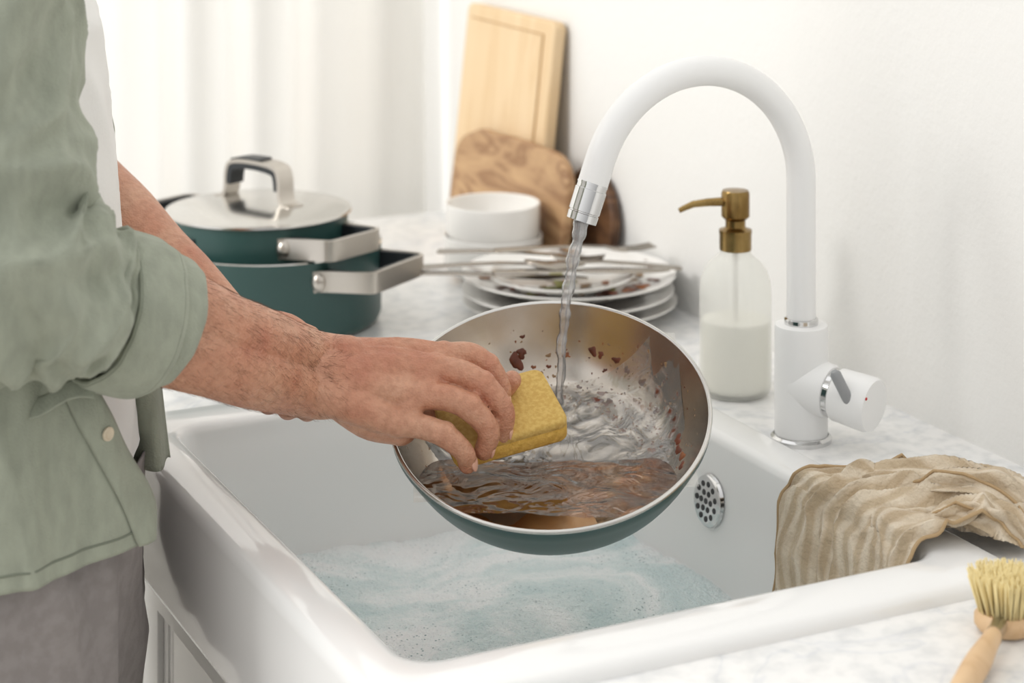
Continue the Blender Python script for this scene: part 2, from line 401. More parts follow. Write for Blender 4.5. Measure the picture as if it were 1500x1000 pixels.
b.sweep([n0,n0+tdir*.002,n0+tdir*.0021,n1,n1+tdir*.0005,n2-tdir*.009,n2-tdir*.0085,n2-tdir*.0075,n2-tdir*.007,n2],[.0146,.0146,.0140,.0140,.0148,.0146,.0136,.0136,.0144,.0140],28,1)
vd=(W(.78,-.62,-.10)-W(0,0,0)).normalized()
v0=Vector((F0.x,F0.y,CT+.056))
b.sweep([v0+vd*t for t in(0,.030,.034,.035)],[.0262,.0258,.0245,.021],32)
b.sweep([v0+vd*t for t in(.034,.035,.040,.041)],[.0225,.0235,.0235,.0225],32,1)
b.sweep([v0+vd*t for t in(.041,.042,.075,.080,.0805)],[.024,.025,.0262,.0245,.02],32)
base=v0+vd*.050+ (-W(0,.024,0))+Vector((0,0,.0))
ldir=(W(-.45,-.15,.9)).normalized()
b.sweep([base-ldir*.005,base,base+ldir*.034,base+ldir*.0375],[.0042,.0054,.0054,.003],18,2)
b.sphere(v0+vd*.066+(-W(0,.0235,0))+Vector((0,0,.010)),.0018,3); b.sphere(v0+vd*.045-W(0,.0236,0)-Vector((0,0,.004)),.0018,4)
obj('faucet_body',b,[FAUCETW,CHROME,GREY,RED,BLUE],fa)
# ------------------------------------------------------------------ pan
n=W(-.035,-.435,.90).normalized()
ex=W(1,0,.085); ex=(ex-n*ex.dot(n)).normalized(); ey=n.cross(ex)
PC=W(.0336,1.80,.983)
PM=frame(PC,ex,ey,n)
def ph(r):
    if r<.090: return -.060
    return -.060+.060*min(1,((r-.090)/.0485))**2.1
pan=empty('frying_pan',PC)
prof=[(0,ph(0))]+[(r/1000,ph(r/1000)) for r in range(20,138,3)]+[(.1385,0)]
b=MB(); b.lathe(prof,mat=PM,seg=96)
b.lathe([(.1385,0),(.1400,.0010),(.1415,.0008),(.1422,-.0003),(.1420,-.0020)],mat=PM,seg=96,m=1)
out=[(.1420,-.0020),(.1412,-.008)]+[(r/1000+.0035,ph(r/1000)-.0045) for r in range(134,92,-3)]+[(.094,-.0655),(.09,-.0665),(.0,-.0665)]
b.lathe(out,mat=PM,seg=96,m=2)
obj('pan_body',b,[PANSTEEL,STEEL,TEAL],pan,angle=50)
def PL(a,bb,h): return PM@Vector((a,bb,h))
# handle
b=MB()
hd=[PL(-.134,.030,-.012),PL(-.15,.036,-.006),PL(-.175,.043,.004),PL(-.22,.055,.014),PL(-.28,.07,.02),PL(-.315,.08,.02)]
b.sweep(spath(hd[:3]),1,shape=[(.011,.003),(-.011,.003),(-.011,-.003),(.011,-.003)],up=n)
P=cat([(hd[1],.008),(hd[2],.009),(hd[3],.0105),(hd[4],.0115),(hd[5],.009)],6)
b.sweep([p for p,_ in P],[r for _,r in P],16,0,up=n,shape=[(math.cos(t)*1.25,math.sin(t)*.8) for t in[2*math.pi*i/16 for i in range(16)]])
obj('pan_handle',b,[STEEL],pan)
# sauce spots
b=MB()
def spot(a,bb,s,m=0,flat=.2,el=1):
    r=math.hypot(a,bb)
    if r>.134: return
    h=ph(r); sl=(ph(r+.001)-ph(r-.001))/.002 if r>.002 else 0
    rd=Vector((a,bb,0)).normalized() if r>0 else Vector((1,0,0))
    nn=(Vector((0,0,1))-rd*sl).normalized(); tt=Vector((-rd.y,rd.x,0)); bb2=nn.cross(tt)
    Mx=(PM.to_3x3()@Matrix((tt,bb2,nn)).transposed())
    v=[];f=[];sg=18
    ph0=random.random()*9
    v.append(PL(a,bb,h)+Mx@Vector((0,0,s*flat)))
    for k,(q,hh) in enumerate(((.6,.8),(.95,.3),(1.05,-.1))):
        for i in range(sg):
            t=2*math.pi*i/sg; w=1+.28*math.sin(2*t+ph0)+.2*math.sin(3*t+2*ph0)+.12*math.sin(5*t+ph0)
            v.append(PL(a,bb,h)+Mx@Vector((s*q*w*math.cos(t),el*s*q*w*math.sin(t),s*flat*hh)))
    for i in range(sg):
        j=(i+1)%sg; f.append([0,1+i,1+j])
        for k in range(2): f.append([1+k*sg+i,1+(k+1)*sg+i,1+(k+1)*sg+j,1+k*sg+j])
    b.add(v,f,m)
for a,bb,s in[(-.027,.112,.0062),(-.022,.117,.005),(-.012,.097,.003),(.045,.112,.0045),(.052,.108,.003),(-.030,.095,.003),(-.034,.088,.0025),(-.010,.066,.0045),(.046,.072,.0046),(.056,.069,.0036),(.050,.080,.003),(.098,.046,.0033),(.109,.036,.004),(.112,.026,.004),(.110,.016,.0046),(.113,.004,.0048),(.112,-.008,.0046),(.114,-.020,.0042),(.112,-.032,.004),(.09,.006,.003),(.094,-.016,.0025),(.10,.06,.004),(.088,.075,.003),(-.09,.075,.006),(-.1,.06,.004),(-.085,.09,.004),(-.07,.1,.003),(.02,.115,.003),(.075,.09,.0028),(-.055,.108,.004),(-.048,.100,.003),(.066,.100,.0036),(.03,.09,.0024),(-.02,.08,.0024)]:
    spot(a,bb,s,random.choice((0,0,1)),el=random.uniform(.8,1.5))
for i in range(650):
    t=random.gauss(.7,1.25); r=random.uniform(.07,.131)
    if math.sin(t)<-.3: continue
    spot(r*math.cos(t),r*math.sin(t),random.uniform(.0003,.0012)+(.0010 if random.random()<.10 else 0),random.choice((0,1,2,2)))
obj('sauce_splatter',b,[SAUCE,SAUCE_OR,GREASE],pan,angle=0)
# dirty water pool (level surface, fills the low side of the tilted pan)
zw=.929; PMi=PM.inverted()
b=MB(); v=[];f=[];ns=170
o0=PC+Vector((-.17,-.17,0))
idx={}
def wpt(i,j):
    x=o0.x+i*.002; y=o0.y+j*.002
    z=zw+.0034*noise.noise(Vector((x*18,y*18,1)))+.0014*noise.noise(Vector((x*44,y*44,4)))
    return Vector((x,y,z))
ins={}
for i in range(ns):
    for j in range(ns):
        p=PMi@wpt(i,j); r=math.hypot(p.x,p.y)
        ins[i,j]= r<.1395 and p.z<.0 and p.z>ph(min(r,.1385))-.0035
def vid(i,j):
    if (i,j) not in idx: idx[i,j]=len(v); v.append(wpt(i,j))
    return idx[i,j]
for i in range(ns-1):
    for j in range(ns-1):
        if ins[i,j] and ins[i+1,j] and ins[i,j+1] and ins[i+1,j+1]:
            f.append([vid(i,j),vid(i+1,j),vid(i+1,j+1),vid(i,j+1)])
b.add(v,f); obj('dirty_water',b,WATER_P,pan,angle=0)
IA=PMi@W(.044,1.889,.964)
def wf(u,w):
    a=-.12+.24*u; bb=-.095+.19*w; r=math.hypot(a,bb)
    d=math.hypot(a-IA.x,(bb-IA.y)*1.0)
    k=.0014-.03*max(0,d-.05-.03*noise.noise(Vector((a*22,bb*22,0)))-(.04 if bb<IA.y else 0))
    k+=.0010*math.sin(d*330)*math.exp(-d*22)+.0013*noise.noise(Vector((a*30,bb*30,5)))
    return PL(a,bb,ph(min(r,.137))+max(k,-.002))
b=MB(); b.grid(130,110,wf); obj('clear_water',b,WATER_F,pan,angle=0)
# stream
s0=n2; s1=W(.044,1.889,.958)
b=MB(); P=[];Rr=[]
for i in range(60):
    t=i/59; p=s0.lerp(s1,t); p.x+=(-.012*math.sin(math.pi*t)*.5)
    P.append(p+Vector((.0008*math.sin(t*25),.0008*math.cos(t*21),0))); Rr.append((.0062*(1-t)+.0034*t)*(1+.14*math.sin(t*40)+.1*math.sin(t*90+1)))
b.sweep(P,Rr,16)
b.sweep([p+Vector((.003,0,0)) for p in P],[r*.4 for r in Rr],10)
obj('water_stream',b,WATER_S,angle=0)
# ------------------------------------------------------------------ sponge
sn=n; sx=(ex*math.cos(rad(18))+ey*math.sin(rad(18))).normalized(); sy=sn.cross(sx)
SC=W(-.0106,1.80,.9725)
b=MB(); X=frame(SC,sx,sy,sn)
def rbox(b,X,a,bb,h0,h1,r,m,e0=.0035,e1=.0035):
    L=[]
    for d,z in((e0,h0),(e0*.3,h0+e0*.3),(0,h0+e0),(0,h1-e1),(e1*.3,h1-e1*.3),(e1,h1)):
        P=rr(-a+d,a-d,-bb+d,bb-d,r,z,5); L.append([X@(p+Vector((0,0,.0016*noise.noise(Vector((p.x*40,p.y*40,3)))))) for p in P])
    b.loops(L,m)
rbox(b,X,.052,.036,-.009,.0075,.009,0,.0035,.0003); rbox(b,X,.052,.036,.0070,.0145,.009,1,.0003,.0030)
o=obj('sponge',b,[SPONGE2,SPONGE],angle=60)
# ------------------------------------------------------------------ pots
def handle(b,c0,ang,Rb,z,reach=.05,w=.062,hh=.0118,m0=1,m1=2):
    u=(W(math.cos(ang),math.sin(ang),0)-W(0,0,0)); vv=Vector((-u.y,u.x,0)); c0=Vector((c0.x,c0.y,z))
    ins_=math.sqrt(Rb*Rb-w*w)
    def Q(a,bb,dz=0): return c0+u*a+vv*bb+Vector((0,0,dz))
    corners=[Q(ins_-.006,-w-.006),Q(ins_+.006,-w,.001),Q(Rb+reach-.012,-w+.006,.004),Q(Rb+reach-.003,-w+.010,.004),Q(Rb+reach,-w+.02,.004),Q(Rb+reach,0,.004),Q(Rb+reach,w-.02,.004),Q(Rb+reach-.003,w-.010,.004),Q(Rb+reach-.012,w-.006,.004),Q(ins_+.006,w,.001),Q(ins_-.006,w+.006)]
    S=spath(corners,4)
    b.sweep(S,1,up=(0,0,1),shape=[(.0022,hh),(-.0022,hh),(-.0022,-hh),(.0022,-hh)],m=m0)
    c2=[Q(ins_+.0,-w+.008,.002)]+[p-( (p-c0).normalized()*.006) for p in corners[2:9]]+[Q(ins_+.0,w-.008,.002)]
    b.sweep(spath(c2,4),1,up=(0,0,1),shape=[(.003,hh*.9),(-.003,hh*.9),(-.003,-hh*.9),(.003,-hh*.9)],m=m1)
    for sgn in(-1,1):
        b.sphere(Q(ins_-.001,sgn*(w+.001)),.0095,m0,scale=(1,1,1.25))
PB=W(-.285,2.43,CT)
pot=empty('cooking_pot',PB)
b=MB(); Rb=.130; H=.094
b.lathe([(0,0),(Rb-.012,0),(Rb-.004,.003),(Rb,.012),(Rb,H-.002),(Rb+.001,H)],PB,seg=72)
b.lathe([(Rb+.001,H),(Rb-.001,H+.001),(Rb-.003,H-.002),(Rb-.003,.005),(0,.005)],PB,seg=72,m=1)
obj('pot_body',b,[TEAL,STEEL],pot)
b=MB(); handle(b,PB,rad(-30),Rb,CT+.072,m0=0,m1=1); handle(b,PB,rad(150),Rb,CT+.072,m0=0,m1=1); obj('pot_handles',b,[BRUSHED,BLACK],pot)
PU=W(-.301,2.43,0)
pot2=empty('saucepan_with_lid',PU+Vector((0,0,.95)))
Ru=.106; z0=.935; z1=1.022
b=MB(); b.lathe([(0,z0),(Ru-.01,z0),(Ru-.002,z0+.006),(Ru,z0+.014),(Ru,z1)],PU,seg=72)
b.lathe([(Ru,z1),(Ru-.003,z1),(Ru-.003,z0+.01),(0,z0+.01)],PU,seg=72,m=1)
obj('saucepan_body',b,[TEAL,STEEL],pot2)
b=MB(); b.lathe([(Ru-.006,z1-.004),(Ru+.002,z1),(Ru+.0045,z1+.002),(Ru+.004,z1+.004),(Ru-.002,z1+.0045),(Ru-.008,z1+.0065),(.08,z1+.011),(.045,z1+.015),(0,z1+.017)],PU,seg=72)
obj('lid',b,[STEEL],pot2)
b=MB(); u=W(math.cos(rad(-38)),math.sin(rad(-38)),0); vv=Vector((-u.y,u.x,0)); lc=Vector((PU.x,PU.y,z1+.012))
def lq(a,h): return lc+u*a+Vector((0,0,h))
S=spath([lq(-.062,.0),lq(-.050,.002),lq(-.045,.012),lq(-.043,.034),lq(-.034,.045),lq(0,.048),lq(.034,.045),lq(.043,.034),lq(.045,.012),lq(.050,.002),lq(.062,.0)],5)
b.sweep(S,1,up=tuple(vv),shape=[(.0022,.012),(-.0022,.012),(-.0022,-.012),(.0022,-.012)],m=0)
S=spath([lq(-.0405,.018),lq(-.038,.034),lq(-.030,.0405),lq(0,.043),lq(.030,.0405),lq(.038,.034),lq(.0405,.018)],5)
b.sweep(S,1,up=tuple(vv),shape=[(.004,.0115),(-.004,.0115),(-.004,-.0115),(.004,-.0115)],m=1)
S=spath([lq(-.036,.0475),lq(-.02,.0505),lq(0,.0512),lq(.012,.051)],5)
b.sweep(S,1,up=tuple(vv),shape=[(.0012,.0105),(-.0012,.0105),(-.0012,-.0105),(.0012,-.0105)],m=1)
obj('lid_handle',b,[BRUSHED,BLACK],pot2)
b=MB(); handle(b,PU,rad(-38),Ru,1.000,m0=0,m1=1,w=.05); handle(b,PU,rad(142),Ru,1.000,m0=0,m1=1,w=.05,reach=.06); obj('saucepan_handles',b,[BRUSHED,BLACK],pot2)
b=MB(); u=W(math.cos(rad(-130)),math.sin(rad(-130)),0); vv=Vector((-u.y,u.x,0))
X=frame(Vector((PU.x,PU.y,1.0))+u*(Ru+.0005),vv,Vector((0,0,1)),u)
b.box(-.008,.008,-.008,.008,-.001,.0015,mat=X); obj('badge',b,[BLACK],pot2)
# ------------------------------------------------------------------ plates
PLc=Vector((1.138,2.166,CT))
def plate(loc,R,m=0):
    b.lathe([(0,.003),(R*.62,.003),(R*.66,.005),(R*.72,.010),(R*.97,.0185),(R,.0205),(R*1.0,.0225),(R*.97,.0215),(R*.72,.0135),(R*.64,.008),(0,.0075)],loc,seg=72,m=m)
    b.lathe([(R*.5,0),(R*.52,0),(R*.52,.004),(R*.5,.004)],loc,seg=48,m=m,closed=True)
st=empty('dinner_plate_stack',PLc)
b=MB()
PS=.0155
for i,(dx,dy,R_) in enumerate(((.0,.0,.128),(-.008,-.01,.126),(-.001,.001,.128))): plate(PLc+Vector((dx,dy,i*PS)),R_)
SPZ=2*PS+.009
plate(PLc+Vector((-.028,-.032,SPZ)),.085)
obj('plates',b,PORCELAIN,st)
b=MB()
def blob(p,s,m=0,fl=.25):
    v=[];f=[];sg=16;p0=random.random()*9
    v.append(p+Vector((0,0,s*fl)))
    for q,hh in((.6,.8),(.95,.3),(1.05,-.15)):
        for i in range(sg):
            t=2*math.pi*i/sg; w=1+.3*math.sin(2*t+p0)+.2*math.sin(3*t+2*p0)
            v.append(p+Vector((s*q*w*math.cos(t),s*q*w*math.sin(t),s*fl*hh)))
    for i in range(sg):
        j=(i+1)%sg; f.append([0,1+i,1+j])
        for k in range(2): f.append([1+k*sg+i,1+(k+1)*sg+i,1+(k+1)*sg+j,1+k*sg+j])
    b.add(v,f,m)
top=PLc+Vector((0,0,2*PS))
for i in range(70):
    t=random.uniform(0,6.28); r=random.uniform(.05,.118)
    z=.009+max(0,(r-.083)/.128)*.07
    blob(top+Vector((r*math.cos(t),r*math.sin(t),z)),random.uniform(.0015,.010),random.choice((0,0,1,2)),.15)
for i in range(26):
    t=random.uniform(0,6.28); r=random.uniform(0,.06)
    blob(PLc+Vector((-.028+r*math.cos(t),-.032+r*math.sin(t),SPZ+.0085)),random.uniform(.003,.010),random.choice((1,2,3,3)),.2)
obj('food_scraps',b,[SAUCE,SAUCE_OR,GREASE,M('herb',c(150,150,84),.6)],st,angle=0)
def cutlery(kind,p,ang,tilt,name):
    b=MB(); X=Matrix.Translation(p)@Matrix.Rotation(ang,4,'Z')@Matrix.Rotation(tilt,4,'Y')
    def strip(st_):
        L=[[X@Vector((x,-w*1.1,z-.0011)),X@Vector((x,w*1.1,z-.0011)),X@Vector((x,w*.9,z+.0014)),X@Vector((x,-w*.9,z+.0014))] for x,w,z in st_]
        b.loops(L)
    if kind=='knife':
        strip([(-.105,.006,0),(-.1,.0085,0),(-.05,.0075,.0015),(-.01,.0055,.0015),(0,.0045,.001),(.005,.008,.001),(.06,.0095,.001),(.095,.007,.001),(.108,.002,.001)])
    elif kind=='fork':
        strip([(-.1,.008,0),(-.095,.0095,0),(-.05,.006,.003),(0,.0032,.005),(.035,.004,.004),(.045,.010,.002),(.055,.0125,.001),(.063,.0125,.001)])
        for k in range(4):
            y=-.0105+k*.007
            L=[[X@Vector((x,y-w,z-.0008)),X@Vector((x,y+w,z-.0008)),X@Vector((x,y+w,z+.0008)),X@Vector((x,y-w,z+.0008))] for x,w,z in((.062,.0018,.001),(.08,.0016,.0015),(.10,.0008,.005))]
            b.loops(L)
    else:
        strip([(-.1,.007,0),(-.095,.009,0),(-.05,.006,.003),(0,.003,.005),(.03,.004,.003),(.045,.014,.001),(.065,.0185,-.001),(.085,.014,.001),(.095,.004,.003)])
    return obj(name,b,CUTL,angle=60)
for i,(kd,r,d,z,a,tl,nm) in enumerate((('fork',-.015,2.40,.963,-18,.03,'fork'),('knife',-.02,2.375,.959,-30,.02,'table_knife'),('fork',.010,2.43,.969,-36,.02,'fork'),
      ('spoon',.105,2.40,.965,172,-.10,'spoon'),('fork',.075,2.44,.974,-8,.06,'fork'),('knife',.080,2.375,.964,-12,.05,'table_knife'))):
    cutlery(kd,W(r,d,z),rad(a),tl,nm)
# ------------------------------------------------------------------ bowls
BL=Vector((1.130,2.362,CT)); b=MB()
for z,s in((0,1.05),(.040,1.0)):
    R_=.0605*s; hh=.060
    b.lathe([(0,z),(R_*.62,z),(R_*.64,z+.004),(R_*.9,z+.012),(R_*.99,z+.022),(R_,z+hh-.001),(R_*.985,z+hh),(R_*.955,z+hh-.001),(R_*.94,z+.024),(R_*.8,z+.012),(0,z+.009)],BL,seg=64)
for i in range(9):
    t=random.uniform(0,6.28); 
    blob(BL+Vector((.03*math.cos(t),.03*math.sin(t),.0505)),random.uniform(.002,.004),1)
obj('bowl_stack',b,[PORCELAIN,SAUCE_OR])
# ------------------------------------------------------------------ boards
def slab(name,outline,y0,z0,x0,tilt,th,mat,bev=.004):
    b=MB(); X=Matrix.Translation((x0,y0,z0))@Matrix.Rotation(tilt,4,'Y')
    L=[[X@Vector((-th,y,z)) for y,z in outline],[X@Vector((0,y,z)) for y,z in outline]]
    b.loops(L); return bevel(obj(name,b,mat,angle=30),bev,3)
def rrl(y0,y1,z0,z1,r,n=6): return [(p.x,p.y) for p in rr(y0,y1,z0,z1,r,0,n)]
X=Matrix.Translation((1.231,2.415,CT+.0025))@Matrix.Rotation(rad(6.2),4,'Y')
o=slab('cutting_board',rrl(0,.275,0,.315,.012),2.415,CT+.0025,1.231,rad(6.2),.018,WOODL)
b=MB()
b.sweep([X@Vector((-.0182,.03,.02)),X@Vector((-.0182,.03,.295))],.0022,8)
b.sweep([X@Vector((-.0182,.03,.295)),X@Vector((-.0182,.255,.295))],.0012,8)
g=obj('groove',b,wood('groove_wood',c(196,164,122),c(184,150,108))); g.parent=o; g.location=g.location-o.location
ol=[]
for i in range(72):
    t=2*math.pi*i/72; cx,sx_=math.cos(t),math.sin(t)
    y=.172+.172*abs(cx)**.45*(1 if cx>0 else -1); z=.078+.078*abs(sx_)**.42*(1 if sx_>0 else -1)
    z+=.006*noise.noise(Vector((y*18,z*18,0))) if z>.03 else 0
    z-=(.012*(y/.344-.5)) if z>.08 else 0
    y+=.010*noise.noise(Vector((y*9,z*9,5)))
    ol.append((y,max(z,0)))
slab('rustic_serving_board',ol,2.298,CT+.002,1.205,rad(6.2),.014,WOODD,.005)
ol=[(.068*math.cos(2*math.pi*i/48),.068+.068*math.sin(2*math.pi*i/48)) for i in range(48)]
slab('round_board',ol,2.332,CT+.002,1.258,rad(4),.014,WOODK,.004)
# ------------------------------------------------------------------ soap dispenser
BO=W(.2335,2.14,CT); sd_=empty('soap_dispenser',BO)
b=MB(); b.lathe([(0,.001),(.031,.001),(.035,.003),(.0372,.009),(.0375,.02),(.0375,.105),(.0365,.117),(.033,.128),(.027,.137),(.021,.142),(.0165,.146),(.0155,.151)],BO,seg=56)
obj('bottle',b,[FROST],sd_)
b=MB(); b.lathe([(0,.005),(.030,.005),(.0345,.010),(.0348,.02),(.0348,.078),(0,.078)],BO,seg=56); obj('liquid_soap',b,[SOAP],sd_)
b=MB(); b.sweep([BO+Vector((0,0,.02)),BO+Vector((0,0,.15))],.003,12); obj('dip_tube',b,[PORCELAIN],sd_)
b=MB(); b.lathe([(.0,.150),(.0165,.150),(.0168,.152),(.0168,.166),(.0172,.168),(.0172,.171),(.012,.1725),(.0105,.174),(.0105,.181),(.013,.183),(.0148,.185),(.0148,.209),(.0135,.212),(.0,.213)],BO,seg=40)
sp=BO+Vector((0,0,.2005)); u=(W(-1,-.12,0)).normalized()
b.sweep([sp+u*t+Vector((0,0,h)) for t,h in((.01,0),(.03,-.0005),(.045,-.002),(.055,-.006),(.060,-.0085))],[.0048,.0042,.0036,.003,.0026],16)
obj('pump',b,[BRASS],sd_)
# ------------------------------------------------------------------ towel
path=[(1.024,.800),(1.027,.84),(1.032,.885),(1.040,.907),(1.058,.914),(1.085,.914),(1.115,.912),(1.145,.908),(1.170,.903),(1.188,.898)]
PP=spath([Vector((x,0,z)) for x,z in path],12)
def tf_(u,v):
    k=v*(len(PP)-1); i=min(int(k),len(PP)-2); p=PP[i].lerp(PP[i+1],k-i); t=(PP[min(i+2,len(PP)-1)]-PP[max(i-1,0)]).normalized()
    nn=Vector((-t.z,0,t.x))
    if nn.z<0 and v>.4: nn=-nn
    if v<=.4 and nn.x>0: nn=-nn
    y0=1.358-.03*v**2; y1=1.548-.15*max(0,v-.25)
    y=y0+(y1-y0)*u
    q=u*9+2.6*noise.noise(Vector((u*3,v*3,0)))+v*1.5
    rid=(1-abs(math.sin(q*math.pi*.5)))**1.3
    amp=.0055+.009*min(1,max(0,(v-.22)*3))
    off=.002+amp*rid+amp*1.1*abs(noise.noise(Vector((u*6,v*7,9))))+.003*(1-2*abs(noise.noise(Vector((u*12,v*9,2)))))
    off=max(off,.001)
    p2=p+nn*off
    return Vector((p2.x,y+.010*noise.noise(Vector((u*5,v*8,3))),p2.z+(.006*noise.noise(Vector((u*5,0,4))) if v<.3 else 0)))
b=MB(); b.grid(180,160,tf_,uv=True)
for uu in(0,1):
    b.sweep([tf_(uu,i/90)+Vector((0,0,.0005)) for i in range(91)],.0016,8,m=1)
b.sweep([tf_(i/90,0) for i in range(91)],.0018,8,m=1)
def roll(pts,r0,seed,rim=True):
    P=cat([(Vector(p),r) for p,r in zip(pts,r0)],10)
    def fn(u,v):
        k=v*(len(P)-1); i=min(int(k),len(P)-2); p=P[i][0].lerp(P[i+1][0],k-i); r=P[i][1]
        t=(P[i+1][0]-P[i][0]).normalized(); a=Vector((0,0,1)).cross(t).normalized(); c2=t.cross(a)
        th=2*math.pi*u+v*2.2
        fold=1-abs(math.sin(2.5*th+seed+1.5*noise.noise(Vector((math.cos(th),math.sin(th),v*4+seed)))))
        rr2=r*(.70+.72*fold+.25*noise.noise(Vector((math.cos(th)*2,math.sin(th)*2,v*5+seed))))
        return p+(a*math.cos(th)*1.25+c2*math.sin(th)*.8)*rr2
    b.grid(100,80,fn,closeu=True,uv=True,uvs=.5,uvo=seed)
    if rim: b.sweep([fn(.22,j/50)+Vector((0,0,.0010)) for j in range(51)],.0014,8,m=1)
roll([(1.066,1.490,.916),(1.09,1.468,.924),(1.12,1.440,.928),(1.155,1.405,.921),(1.175,1.380,.907)],[.006,.013,.016,.014,.007],0,False)
roll([(1.085,1.438,.918),(1.11,1.415,.930),(1.138,1.388,.930),(1.158,1.362,.918),(1.165,1.348,.903)],[.006,.014,.018,.015,.007],2)
roll([(1.070,1.388,.914),(1.092,1.374,.922),(1.116,1.353,.920),(1.130,1.332,.906)],[.006,.013,.014,.008],4)
roll([(1.12,1.46,.918),(1.15,1.43,.926),(1.172,1.40,.920),(1.18,1.37,.906)],[.006,.012,.013,.008],6)
o=obj('dish_towel',b,[TOWEL,EDGE],angle=0,recalc=False)
# ------------------------------------------------------------------ dish brush
BRp=W(.372,1.545,CT); br=empty('dish_brush',BRp)
b=MB()
hx=BRp+Vector((0,0,.012)); hdir=(W(-.055,-.115,.0)).normalized()
b.lathe([(0,-.010),(.020,-.010),(.023,-.006),(.023,.0),(.020,.004),(0,.004)],hx)
P=cat([(hx+hdir*.015,.006),(hx+hdir*.035,.0055),(hx+hdir*.05,.007),(hx+hdir*.1,.0095),(hx+hdir*.17,.0085),(hx+hdir*.2,.006)],6)
b.sweep([p for p,_ in P],[r for _,r in P],18)
obj('wooden_handle',b,WOODH,br)
b=MB(); P=cat([(hx+hdir*.018,.0066),(hx+hdir*.03,.0062),(hx+hdir*.038,.0064)],4); b.sweep([p for p,_ in P],[r for _,r in P],16); obj('ferrule',b,STEEL,br)
b=MB()
for i in range(620):
    t=random.uniform(0,6.283); r=.020*math.sqrt(random.random()); p=hx+Vector((r*math.cos(t),r*math.sin(t),.003))
    d=Vector((r*math.cos(t)*14,r*math.sin(t)*14,1)).normalized()*random.uniform(.028,.032)
    q=d.copy(); q+=Vector((random.gauss(0,.0012),random.gauss(0,.0012),0))
    b.sweep([p,p+q*.5,p+q],[.0007,.0007,.0006],4)
obj('bristles',b,BRISTLE,br,angle=0,recalc=False)
# ------------------------------------------------------------------ man
man=empty('man',(.34,1.80,0))
HO=W(-.088,1.76,1.018)
def h(x,y,t): return HO+ (W(x/1000,-t/1000,0)) + Vector((0,0,(y+.3*t)/1000))
b=MB()
EL=W(-.377,1.55,1.168)
wr1=h(-84,22,-14); wr2=h(-87,-8,8)
fa1=[(EL+Vector((0,0,.004)),.045),(W(-.325,1.597,1.142),.043),(W(-.274,1.645,1.108),.036),(W(-.225,1.69,1.075),.0315),(wr1,.0225),(h(-55,20,-14),.0205)]
b.chain(fa1,seg=24)
fa2=[(EL+Vector((0,0,-.012)),.042),(W(-.325,1.595,1.122),.042),(W(-.276,1.640,1.088),.036),(W(-.227,1.682,1.055),.031),(wr2,.0220),(h(-60,-8,6),.021)]
b.chain(fa2,seg=24)
b.chain([(h(-86,7,-3),.026),(h(-60,5,-4),.024),(h(-25,2,-6),.02)],seg=20)
b.sphere(h(-84,2,18),.0095)   # ulna head
MC={'i':h(28,21,-28),'m':h(21,10,-9),'r':h(8,-11,7),'p':h(-9,-34,18)}
b.chain([(h(-70,20,-18),.019),(h(-20,24,-24),.0150),(MC['i'],.0135)])
b.chain([(h(-70,10,-8),.019),(h(-22,13,-8),.0155),(MC['m'],.0140)])
b.chain([(h(-72,0,4),.019),(h(-28,-5,6),.0158),(MC['r'],.0135)])
b.chain([(h(-74,-8,10),.019),(h(-38,-22,15),.0165),(MC['p'],.0130)])
b.chain([(h(-70,-6,0),.018),(h(-35,-28,2),.020),(h(-8,-38,4),.016)])
b.chain([(h(-60,0,-22),.018),(h(-25,-8,-30),.018),(h(10,-2,-28),.013)])
b.chain([(h(-40,-4,-8),.018),(h(0,-8,-6),.017),(h(15,-10,-10),.014)])
b.chain([(MC['i'],.012),(MC['m'],.0125),(MC['r'],.012),(MC['p'],.0115)],sub=4)
fing={'i':[(MC['i'],.0132),(h(50,24,-27),.0112),(h(67,13,-27),.0110),(h(77,-3,-28),.0098),(h(78,-17,-29),.0086)],
 'm':[(MC['m'],.0137),(h(43,8,-6),.0117),(h(63,-3,-3),.0116),(h(80,-24,-4),.0103),(h(79,-44,-8),.0090)],
 'r':[(MC['r'],.0132),(h(32,-13,12),.0113),(h(52,-22,14),.0112),(h(68,-41,11),.0099),(h(64,-58,6),.0087)],
 'p':[(MC['p'],.0126),(h(13,-38,23),.0104),(h(31,-45,26),.0103),(h(47,-59,23),.0090),(h(50,-70,17),.0079)]}
for k,ch in fing.items():
    b.chain(ch,seg=16,sub=6)
    b.sphere(ch[2][0]+Vector((0,0,.0020)),ch[2][1]*1.0)
    b.sphere(ch[0][0]+Vector((0,0,.0032)),ch[0][1]*.93)
b.chain([(h(-58,0,-26),.017),(h(-22,-20,-42),.0145),(h(15,-28,-52),.0120),(h(48,-22,-52),.0118),(h(78,-6,-48),.0102),(h(88,2,-46),.0086)])
for k,s_ in(('i',(-60,32,-20)),('m',(-60,27,-10)),('r',(-60,18,4))):
    m_=MC[k]; a=h(*s_); mid=a.lerp(m_,.55)+Vector((0,0,.0050)); b.chain([(a,.0035),(mid+Vector((0,0,.0055)),.0034),(m_+Vector((0,0,.0105)),.0035)],seg=8)
rh=remesh(obj('right_arm',b,SKIN,man,angle=0),.0014,4,.5)
def nail(p,d,up_,s):
    b=MB(); d=d.normalized(); up_=(up_-d*up_.dot(d)).normalized(); sd2=d.cross(up_)
    X=Matrix((d,sd2,up_)).transposed()
    b.sphere(p,1,scale=(s*1.15,s*.85,s*.28),mat=X,seg=20,rings=12); return b
for k,ch in fing.items():
    d=ch[4][0]-ch[3][0]; prev=ch[3][0]-ch[2][0]
    upv=(prev-d*.2); o_=ch[4][0]+ (upv-d*(upv.dot(d)/d.dot(d))).normalized()*ch[4][1]*.90
    obj('nail_'+k,nail(o_-d*.12,d,upv,.0068),NAIL,man,angle=0)
bpy.context.view_layer.update()
